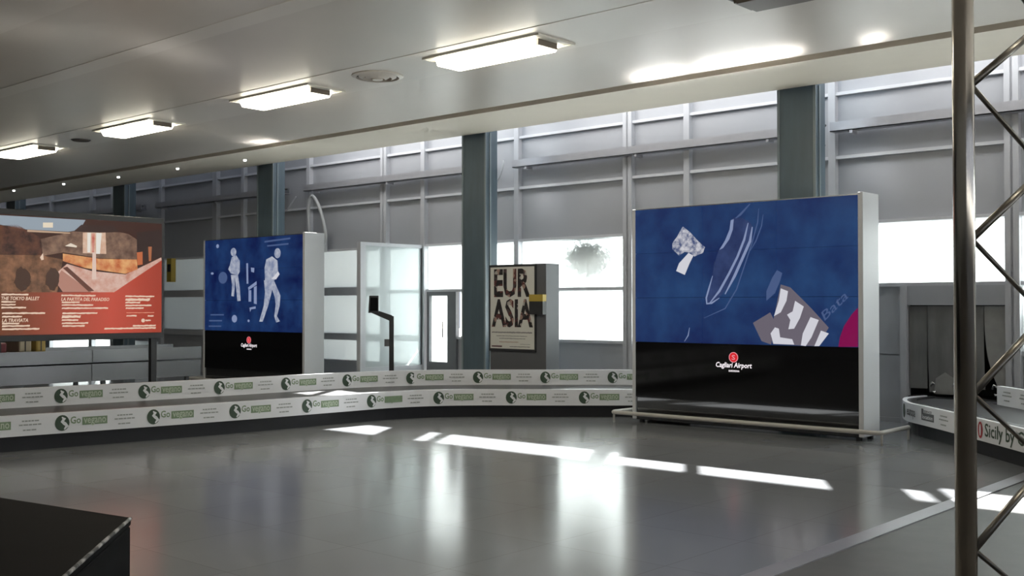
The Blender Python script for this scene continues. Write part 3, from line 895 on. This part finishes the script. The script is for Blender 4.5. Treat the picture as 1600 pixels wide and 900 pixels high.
def sponsor(board, path, s, d, z, face):
    for me, nm, dx, dz, dy, w in ((me_disc, 'sponsor_disc', 0, 0, 0, 0), (me_swirl, 'sponsor_swirl', 0, 0, 0, 0), (me_go, 'sponsor_lettering', .085, -.012, .001, .11),
                               (me_fld, 'sponsor_field', .21, 0, 0, .27), (me_word, 'sponsor_lettering', .225, -.018, .002, .24), (me_small, 'small_print', .56, 0, 0, .24)):
        r = at_s(path, s, d + dx); r2 = at_s(path, s, d + dx + w)
        if r is None or r2 is None: continue
        (x, y), a = r
        if w: a = math.atan2(r2[0][1] - y, r2[0][0] - x)
        o = obj(nm, me, None, board)
        if nm == 'small_print': o['kind'] = 'stuff'
        nx, ny = math.sin(a), -math.cos(a)
        o.location = (x + nx * (face + dy), y + ny * (face + dy), z + dz)
        o.rotation_euler = (0, 0, a)

# left carousel: runs in from the left, bends half right and goes on behind the big display to the wall
PL = smooth_path([(-11.85, 1.2), (-11.66, 3.0), (-11.46, 4.91), (-11.26, 6.3), (-11.07, 7.78), (-10.97, 9.05), (-10.86, 9.95), (-10.45, 10.69), (-9.6, 11.45), (-8.87, 12.10), (-8.1, 12.8)], .18)
cl = thing('baggage_carousel', 'long stepped baggage carousel with green sponsor boards curving across the hall', 'carousel')
MB().sweep(PL, [(-.10, 0), (-.10, .165), (-.95, .165), (-.95, 0)]).build('plinth', M['black'], cl)
bo = MB().sweep(PL, [(0, .165), (0, .385), (-.05, .385), (-.05, .165)]).build('outer_board', M['white'], cl)
MB().sweep(PL, [(-.05, .20), (-.05, .375), (-.16, .38), (-.16, .20)]).build('bumper', M['steel'], cl)
MB().sweep(PL, [(-.16, .25), (-.16, .355), (-1.0, .375), (-1.0, .25)]).build('belt', M['rubber'], cl)
PI = offset(PL, -1.0)
bi = MB().sweep(PI, [(0, .375), (0, .595), (-.05, .595), (-.05, .375)]).build('inner_board', M['white'], cl)
MB().sweep(PI, [(-.05, .40), (-.05, .585), (-.36, .575), (-.36, .40)]).build('ledge', M['steel'], cl)
MB().sweep(PI, [(-.10, 0), (-.10, .40), (-.34, .40), (-.34, 0)]).build('inner_plinth', M['black'], cl)
sL = arc_points(PL); sI = arc_points(PI)
d = .35
while d < sL[-1] - .8:
    sponsor(bo, PL, sL, d, .275, .003); d += 1.0
d = .75
while d < sI[-1] - .8:
    sponsor(bi, PI, sI, d, .485, .003); d += .985

# right carousel: leaves the wall hatch and comes towards the lower right
PR = smooth_path([(-5.35, 13.95), (-5.40, 13.45), (-5.13, 12.82), (-4.70, 12.36), (-4.23, 11.87), (-3.19, 10.74), (-2.1, 9.53), (-1.0, 8.3), (.6, 6.5)], .15)
cr = thing('baggage_carousel', 'baggage carousel leaving the wall hatch at the right edge, with car hire boards', 'carousel')
left = lambda o: -o
MB().sweep(PR, [(-.10, -.001), (-.10, .165), (-1.0, .165), (-1.0, -.001)]).build('plinth', M['black'], cr)
br = MB().sweep(PR, [(0, .165), (0, .385), (-.05, .385), (-.05, .165)]).build('outer_board', M['white'], cr)
MB().sweep(PR, [(-.05, .20), (-.05, .375), (-.16, .38), (-.16, .20)]).build('bumper', M['steel'], cr)
MB().sweep(PR, [(-.16, .25), (-.16, .355), (-1.0, .37), (-1.0, .25)]).build('belt', M['rubber'], cr)
PRI = smooth_path([(-4.24, 13.30), (-3.5, 12.5), (-2.45, 11.4), (-1.36, 10.2), (-.26, 8.97), (1.34, 7.17)], .2)
bri = MB().sweep(PRI, [(0, .375), (0, .595), (-.06, .595), (-.06, .375)]).build('inner_board', M['white'], cr)
MB().sweep(PRI, [(-.06, 0), (-.06, .585), (-.36, .575), (-.36, 0)]).build('ledge', M['steel'], cr)
sR = arc_points(PR); sRI = arc_points(PRI)
def on_board(board, path, s, d, z, me, nm, m, face=.003):
    r = at_s(path, s, d)
    (x, y), a = r
    o = obj(nm, me, m, board)
    if nm == 'small_print': o['kind'] = 'stuff'
    o.location = (x + math.sin(a) * face, y - math.cos(a) * face, z); o.rotation_euler = (0, 0, a)
s0 = 1.20
on_board(br, PR, sR, 1.08, .275, me_disc, 'sponsor_disc', None)
on_board(br, PR, sR, 1.25, .245, text_mesh('europa', .07, .34, .012), 'lettering', M['case'])
on_board(br, PR, sR, 1.68, .225, MB().plate([(0, 0), (.32, 0), (.32, .085), (.05, .085), (.05, .13), (0, .13)], -.001, 0).mesh('sponsor_field'), 'sponsor_field', M['case_lt'])
on_board(br, PR, sR, 1.74, .315, text_mesh('SERVIZI', .026, .20, .012), 'lettering', M['case'])
on_board(br, PR, sR, 1.71, .245, text_mesh('location', .045, .26, .02), 'lettering', M['white'], .006)
on_board(br, PR, sR, 2.14, .275, me_small, 'small_print', None)
on_board(br, PR, sR, 3.14, .275, MB().plate(ellipse(0, 0, .055, .085, 18), -.001, 0).mesh('sponsor_disc'), 'sponsor_disc', M['redprint'])
on_board(br, PR, sR, 3.14, .275, MB().plate(ellipse(0, 0, .018, .06, 12), -.003, 0).mesh('sponsor_swirl'), 'sponsor_swirl', M['white'])
on_board(br, PR, sR, 3.24, .225, text_mesh('Sicily by Car', .13, .98, .014), 'lettering', M['dgreen'])
on_board(br, PR, sR, 4.5, .275, me_small, 'small_print', None)
for q in (.14, .55, .95): on_board(bri, PRI, sRI, q, .49, me_small, 'small_print', None)
# wall hatch with its rubber strip curtain
h = thing('baggage_hatch', 'steel baggage hatch with grey rubber curtain strips at the right edge', 'hatch', (-5.60, WY, 0))
MB().box(-.08, .0, -.08, .06, 0, 1.79).build('jamb', M['mullion'], h)
MB().box(1.30, 1.36, -.08, .06, 0, 1.79).build('jamb', M['mullion'], h)
MB().box(0, 1.30, -.05, .05, 1.54, 1.79).build('lintel', M['panel'], h)
MB().box(0, 1.30, .60, .66, 0, 1.60).build('back_plate', M['case'], h)
MB().box(0, 1.30, -.02, .62, .0, .36).build('chute', M['rubber'], h)
MB().box(-.02, 0, .06, .66, 0, 1.60).build('side_plate', M['steel'], h)
MB().box(1.30, 1.32, .06, .66, 0, 1.60).build('side_plate', M['steel'], h)
MB().box(0, 1.30, .05, .66, 1.56, 1.60).build('top_plate', M['steel'], h)
MB().tube([(.62, -.055, 1.66), (.62, -.065, 1.66)], .02, 10).build('key_switch', M['case'], h)
strips = [(.01, .24, .46, 0), (.25, .46, .42, .03), (.44, .72, .50, -.02), (.70, .95, .48, .05), (.96, 1.29, .44, .30)]
for a, b, z0, bend in strips:
    s = MB(); N = 10
    for i in range(N + 1):
        k = i / N; z = 1.53 + (z0 - 1.53) * k
        dx = bend * k ** 3 * .7; dy = -.10 * bend * k * k
        s.v += [(a + dx, dy + .0, z), (b + dx * .4, dy + .01, z), (b + dx * .4, dy + .016, z), (a + dx, dy + .006, z)]
    for i in range(N):
        p, q = 4 * i, 4 * i + 4
        for e in range(4): s.f.append([p + e, p + (e + 1) % 4, q + (e + 1) % 4, q + e])
    s.f += [[0, 1, 2, 3], [4 * N + e for e in range(4)]]
    s.build('curtain_strip', M['curtain_pale'] if bend > .2 else M['curtain'], h)
MB().plate([(.34, .40), (.60, .40), (.60, .60), (.48, .68), (.36, .60)], -.03, -.02).build('pale_patch', M['curtain_pale'], h)  # pale plate for the see-through part of the curtain
for x in (.30, .58, 1.06):
    MB().tube([(x, -.03, .50), (x + .03, -.06, .55), (x + .06, -.04, .52)], .016, 8).build('hook', M['chrome'], h, True)
    MB().tube([(x + .03, -.04, .44), (x + .05, -.06, .42), (x + .07, -.04, .44)], .014, 8).build('hook', M['chrome'], h, True)

# steel conveyor behind the orange screen
sc_ = thing('steel_conveyor', 'long stainless steel conveyor running behind the orange screen', 'conveyor', (-16.30, 0, 0))
for i in range(5):
    y0 = .6 + i * 1.95
    MB().box(-.03, 0, y0 + .006, y0 + 1.944, .64, .84).build('side_panel', M['steel'], sc_)
    MB().box(-.05, -.02, y0 + .006, y0 + 1.944, .345, .615).build('side_panel', M['steel'], sc_)
    for yy in (y0 + .2, y0 + 1.7):
        MB().box(-.14, -.08, yy, yy + .06, 0, .36).build('leg', M['case_lt'], sc_)
MB().box(-.90, -.03, .6, 10.35, .76, .80).build('belt', M['rubber'], sc_)
MB().box(-.95, -.90, .6, 10.35, .34, .86).build('far_side', M['steel'], sc_)
MB().box(-.88, -.05, .62, 10.33, .36, .60).build('housing', M['case'], sc_)

def suitcase(lab, m, loc, w, d, hgt):
    t = thing('suitcase', lab, 'suitcase', loc, group='suitcases on the steel conveyor')
    MB().box(-w / 2, w / 2, -d / 2, d / 2, .02, hgt).build('shell', M[m], t, bevel=.03)
    MB().box(-w / 2 - .004, w / 2 + .004, -.008, .008, .04, hgt + .004).build('zip', M['case'], t)
    MB().tube([(-.06, 0, hgt), (-.06, 0, hgt + .035), (.06, 0, hgt + .035), (.06, 0, hgt)], .01, 8).build('handle', M['case'], t, True)
    return t
suitcase('sand coloured suitcase on the steel conveyor under the orange screen', 'case_sand', (-16.75, 7.43, .80), .5, .20, .26)
suitcase('gold suitcase on the steel conveyor beside the sand coloured one', 'case_gold', (-16.72, 7.67, .80), .45, .16, .25)
suitcase('wine red suitcase on the steel conveyor at the left edge', 'case_wine', (-16.75, 7.06, .80), .5, .20, .18)

# lettered poster box
pb = thing('poster_box', 'dark poster box with a white EUR ASIA poster beside the column', 'poster box', (-11.79, 12.70, 0))
MB().box(0, 1.16, .02, .34, 0, 2.18).build('body', M['case_lt'], pb, bevel=.008)
MB().box(0, .97, 0, .02, .82, 2.175).build('poster_frame', M['case'], pb)
ps2 = MB().box(.03, .945, -.006, .0, .86, 2.14).build('poster', M['paper'], pb)
def collage():
    m = mat('collage print', (.2, .1, .1), .5)
    nt = m.node_tree; b = nt.nodes['Principled BSDF']
    tc = nt.nodes.new('ShaderNodeTexCoord'); v = nt.nodes.new('ShaderNodeTexVoronoi'); v.inputs['Scale'].default_value = 19
    nt.links.new(tc.outputs['Object'], v.inputs['Vector'])
    r = nt.nodes.new('ShaderNodeValToRGB'); r.color_ramp.interpolation = 'CONSTANT'
    e = r.color_ramp.elements
    e[0].position = 0; e[0].color = (.018, .014, .016, 1); e[1].position = .42; e[1].color = (.13, .035, .035, 1)
    for p, c in ((.55, (.03, .025, .03, 1)), (.72, (.42, .27, .22, 1)), (.82, (.09, .06, .06, 1)), (.92, (.5, .46, .42, 1))):
        x = e.new(p); x.color = c
    sp = nt.nodes.new('ShaderNodeSeparateColor'); nt.links.new(v.outputs['Color'], sp.inputs[0])
    nt.links.new(sp.outputs[0], r.inputs[0]); nt.links.new(r.outputs[0], b.inputs['Base Color'])
    return m
cg = collage()
o = obj('lettering', text_mesh('EUR', .42, .76, .035), cg, ps2); o.location = (.11, -.008, 1.69)
o = obj('lettering', text_mesh('ASIA', .42, .86, .035), cg, ps2); o.location = (.06, -.008, 1.22)
for z, a, b, hh, which in ((1.115, .06, .90, .012, 0), (1.06, .16, .80, .006, 0), (1.02, .22, .76, .006, 0), (.965, .22, .62, .007, 1), (.935, .66, .86, .004, 0), (.895, .44, .86, .007, 0)):
    MB().plate(wavy(a, b, z, hh), -.008, -.005).build('print_line', M['inkpink'] if which else M['inkgrey'], ps2)
MB().box(.06, .28, -.008, -.005, .885, .905).build('print_bar', M['inkdark'], ps2)
MB().box(.89, 1.16, -.06, .02, 1.40, 1.60).build('leaflet_holder', M['case'], pb)
MB().box(.89, 1.165, -.065, .02, 1.60, 1.705).build('yellow_plate', M['yellow'], pb)

# reader on a bent black post
rd = thing('reader_post', 'black bent post with a flat reader head in front of the partition', 'post', (-12.71, 11.45, 0), math.atan2(.665, .747))
MB().box(-.035, .035, -.03, .03, 0, 1.37).build('post', M['case'], rd)
MB().prism(ellipse(0, 0, .16, .16, 20), 0, .03).build('foot', M['case'], rd)
b = MB(); b.plate([(.035, 1.36), (-.035, 1.30), (-.31, 1.42), (-.31, 1.49), (.0, 1.385)], -.025, .025); b.build('arm', M['case'], rd)
MB().plate([(-.36, 1.42), (-.20, 1.43), (-.20, 1.69), (-.345, 1.69)], -.05, .0).build('head', M['case'], rd, bevel=.006)
MB().plate([(-.335, 1.45), (-.215, 1.455), (-.215, 1.66), (-.325, 1.66)], -.054, -.05).build('display', M['blackglass'], rd)
MB().box(-.11, -.035, -.03, .03, .90, 1.01).build('button_box', M['case_lt'], rd)

# hose and wall fan unit over the musician display
hs = thing('hose_reel', 'pale arched hose with a small wall unit above the musician display', 'hose', (-17.85, 13.85, 0))
MB().tube(smooth_path3([(-.02, 0, 2.86), (-.03, -.02, 3.3), (.02, -.05, 3.62), (.14, -.06, 3.76), (.30, -.06, 3.62), (.44, -.05, 3.35), (.54, -.04, 3.0), (.50, -.03, 2.80), (.40, -.02, 2.76)]), .035, 10).build('hose', M['hose'], hs, True)
MB().box(-.05, .38, -.10, .15, 2.62, 2.98).build('unit_body', M['hose'], hs, bevel=.02)
MB().box(.0, .17, -.108, -.10, 2.66, 2.93).build('unit_grille', M['case'], hs)
# yellow notice on the wall
yn = thing('notice_plate', 'small yellow and black notice on the wall beside the orange screen', 'notice', (-23.27, 13.88, 0))
MB().box(-.10, .10, 0, .12, 2.10, 2.66).build('plate', M['yellow'], yn)
MB().box(-.06, .08, -.006, 0, 2.34, 2.52).build('symbol', M['case'], yn)

# black box table in the lower left corner
bx = thing('black_counter', 'black angular counter with a scuffed pale edge, lower left corner', 'counter')
poly = [(-3.49, 1.94), (-5.05, 1.67), (-4.3, .35), (-2.20, .82)]
MB().prism(poly, 0, .77).build('body', M['blackbox'], bx, bevel=.008)
cx = sum(p[0] for p in poly) / 4; cy = sum(p[1] for p in poly) / 4
MB().prism([(cx + (x - cx) * 1.002, cy + (y - cy) * 1.002) for x, y in poly], .772, .80).build('top', M['blackbox'], bx, bevel=.006)
def scuff_mat():
    m = mat('scuffed laminate edge', (.008, .008, .009), .6)
    nt = m.node_tree; b = nt.nodes['Principled BSDF']
    tc = nt.nodes.new('ShaderNodeTexCoord'); n = nt.nodes.new('ShaderNodeTexNoise'); n.inputs['Scale'].default_value = 16; n.inputs['Detail'].default_value = 7
    r = nt.nodes.new('ShaderNodeValToRGB'); r.color_ramp.elements[0].position = .46; r.color_ramp.elements[1].position = .60
    r.color_ramp.elements[0].color = (.008, .008, .009, 1); r.color_ramp.elements[1].color = (.42, .41, .42, 1)
    nt.links.new(tc.outputs['Object'], n.inputs['Vector']); nt.links.new(n.outputs[0], r.inputs[0]); nt.links.new(r.outputs[0], b.inputs['Base Color'])
    return m
MB().tube([(-3.488, 1.938, .797), (-2.202, .822, .797)], .006, 8).build('worn_edge', scuff_mat(), bx, True)

# stainless lattice truss close to the camera
tr = thing('lattice_truss', 'polished steel lattice truss upright close to the camera at right', 'truss', (-.921, 2.661, 0), math.atan2(.665, .747))
A, B, Cc = (0, 0), (.275, .15), (.36, .36)
for q in (A, B, Cc): MB().tube([(q[0], q[1], .012), (q[0], q[1], 3.9)], .0252, 24).build('chord', M['polished'], tr, True)
MB().box(-.06, .44, -.06, .44, 0, .012).build('base_plate', M['rod'], tr)
z = .21
while z + .37 < 3.9:
    MB().tube([(.018, 0, z), (.262, .143, z + .185)], .0095, 10).build('brace', M['rod'], tr, True)
    MB().tube([(.262, .143, z + .185), (.018, 0, z + .37)], .0062, 10).build('brace', M['rod'], tr, True)
    MB().tube([(.28, .17, z), (.352, .342, z + .185)], .0065, 8).build('brace', M['rod'], tr, True)
    MB().tube([(.352, .342, z + .185), (.28, .17, z + .37)], .0065, 8).build('brace', M['rod'], tr, True)
    z += .37

# outside: an added unseen block that keeps the sun off the left bays, and a leaf cloud shaped to blur the glass
nb = thing('sun_blocker', 'grey building added outside, unseen, to shade the left windows', 'blocker', (-27.3, 17.2, 0))
MB().box(0, 6.4, 0, 4, -.1, 10).build('wall', M['blocker'], nb)
MB().box(-.1, 6.5, -.1, 4.1, 10, 10.3).build('blocker_cap', M['blocker'], nb)
MB().box(-14, 0, 0, .8, 5.0, 10).build('raised_blocker', M['blocker'], nb)  # added to shade the high bays while sun reaches the low panes
MB().box(-14, -13.5, 0, .8, -.2, 5.0).build('pier', M['blocker'], nb)
sh = thing('outdoor_leaf_cloud', 'dark green shrub outside, shaped to cast a soft blur on the frosted window beside the poster', 'leaf_cloud', (-11.02, 14.30, 0))
MB().tube([(0, 0, -.2), (.02, .02, 1.2), (0, 0, 2.6)], .006, 8).build('stem', M['bin'], sh, True)
lf = MB()  # leaves scattered so their shadow falls as a soft dark blur
for i in range(5000):
    c = Vector((random.gauss(0, .22), random.gauss(0, .04), 2.46 + random.gauss(0, .12)))
    a = Vector((random.gauss(0, 1), random.gauss(0, 1), random.gauss(0, 1))).normalized() * .025
    b = a.cross(Vector((random.gauss(0, 1), random.gauss(0, 1), random.gauss(0, 1)))).normalized() * .013
    k = len(lf.v); lf.v += [tuple(c - a), tuple(c + b), tuple(c + a), tuple(c - b)]; lf.f.append([k, k + 1, k + 2, k + 3])
fo = lf.build('foliage', M['bin'], sh); fo['kind'] = 'stuff'
struct(MB().box(-60, 60, -40, 60, -.5, -.2).build('ground_outside', mat('outside paving', (.35, .34, .32), .8, noise=.1)))
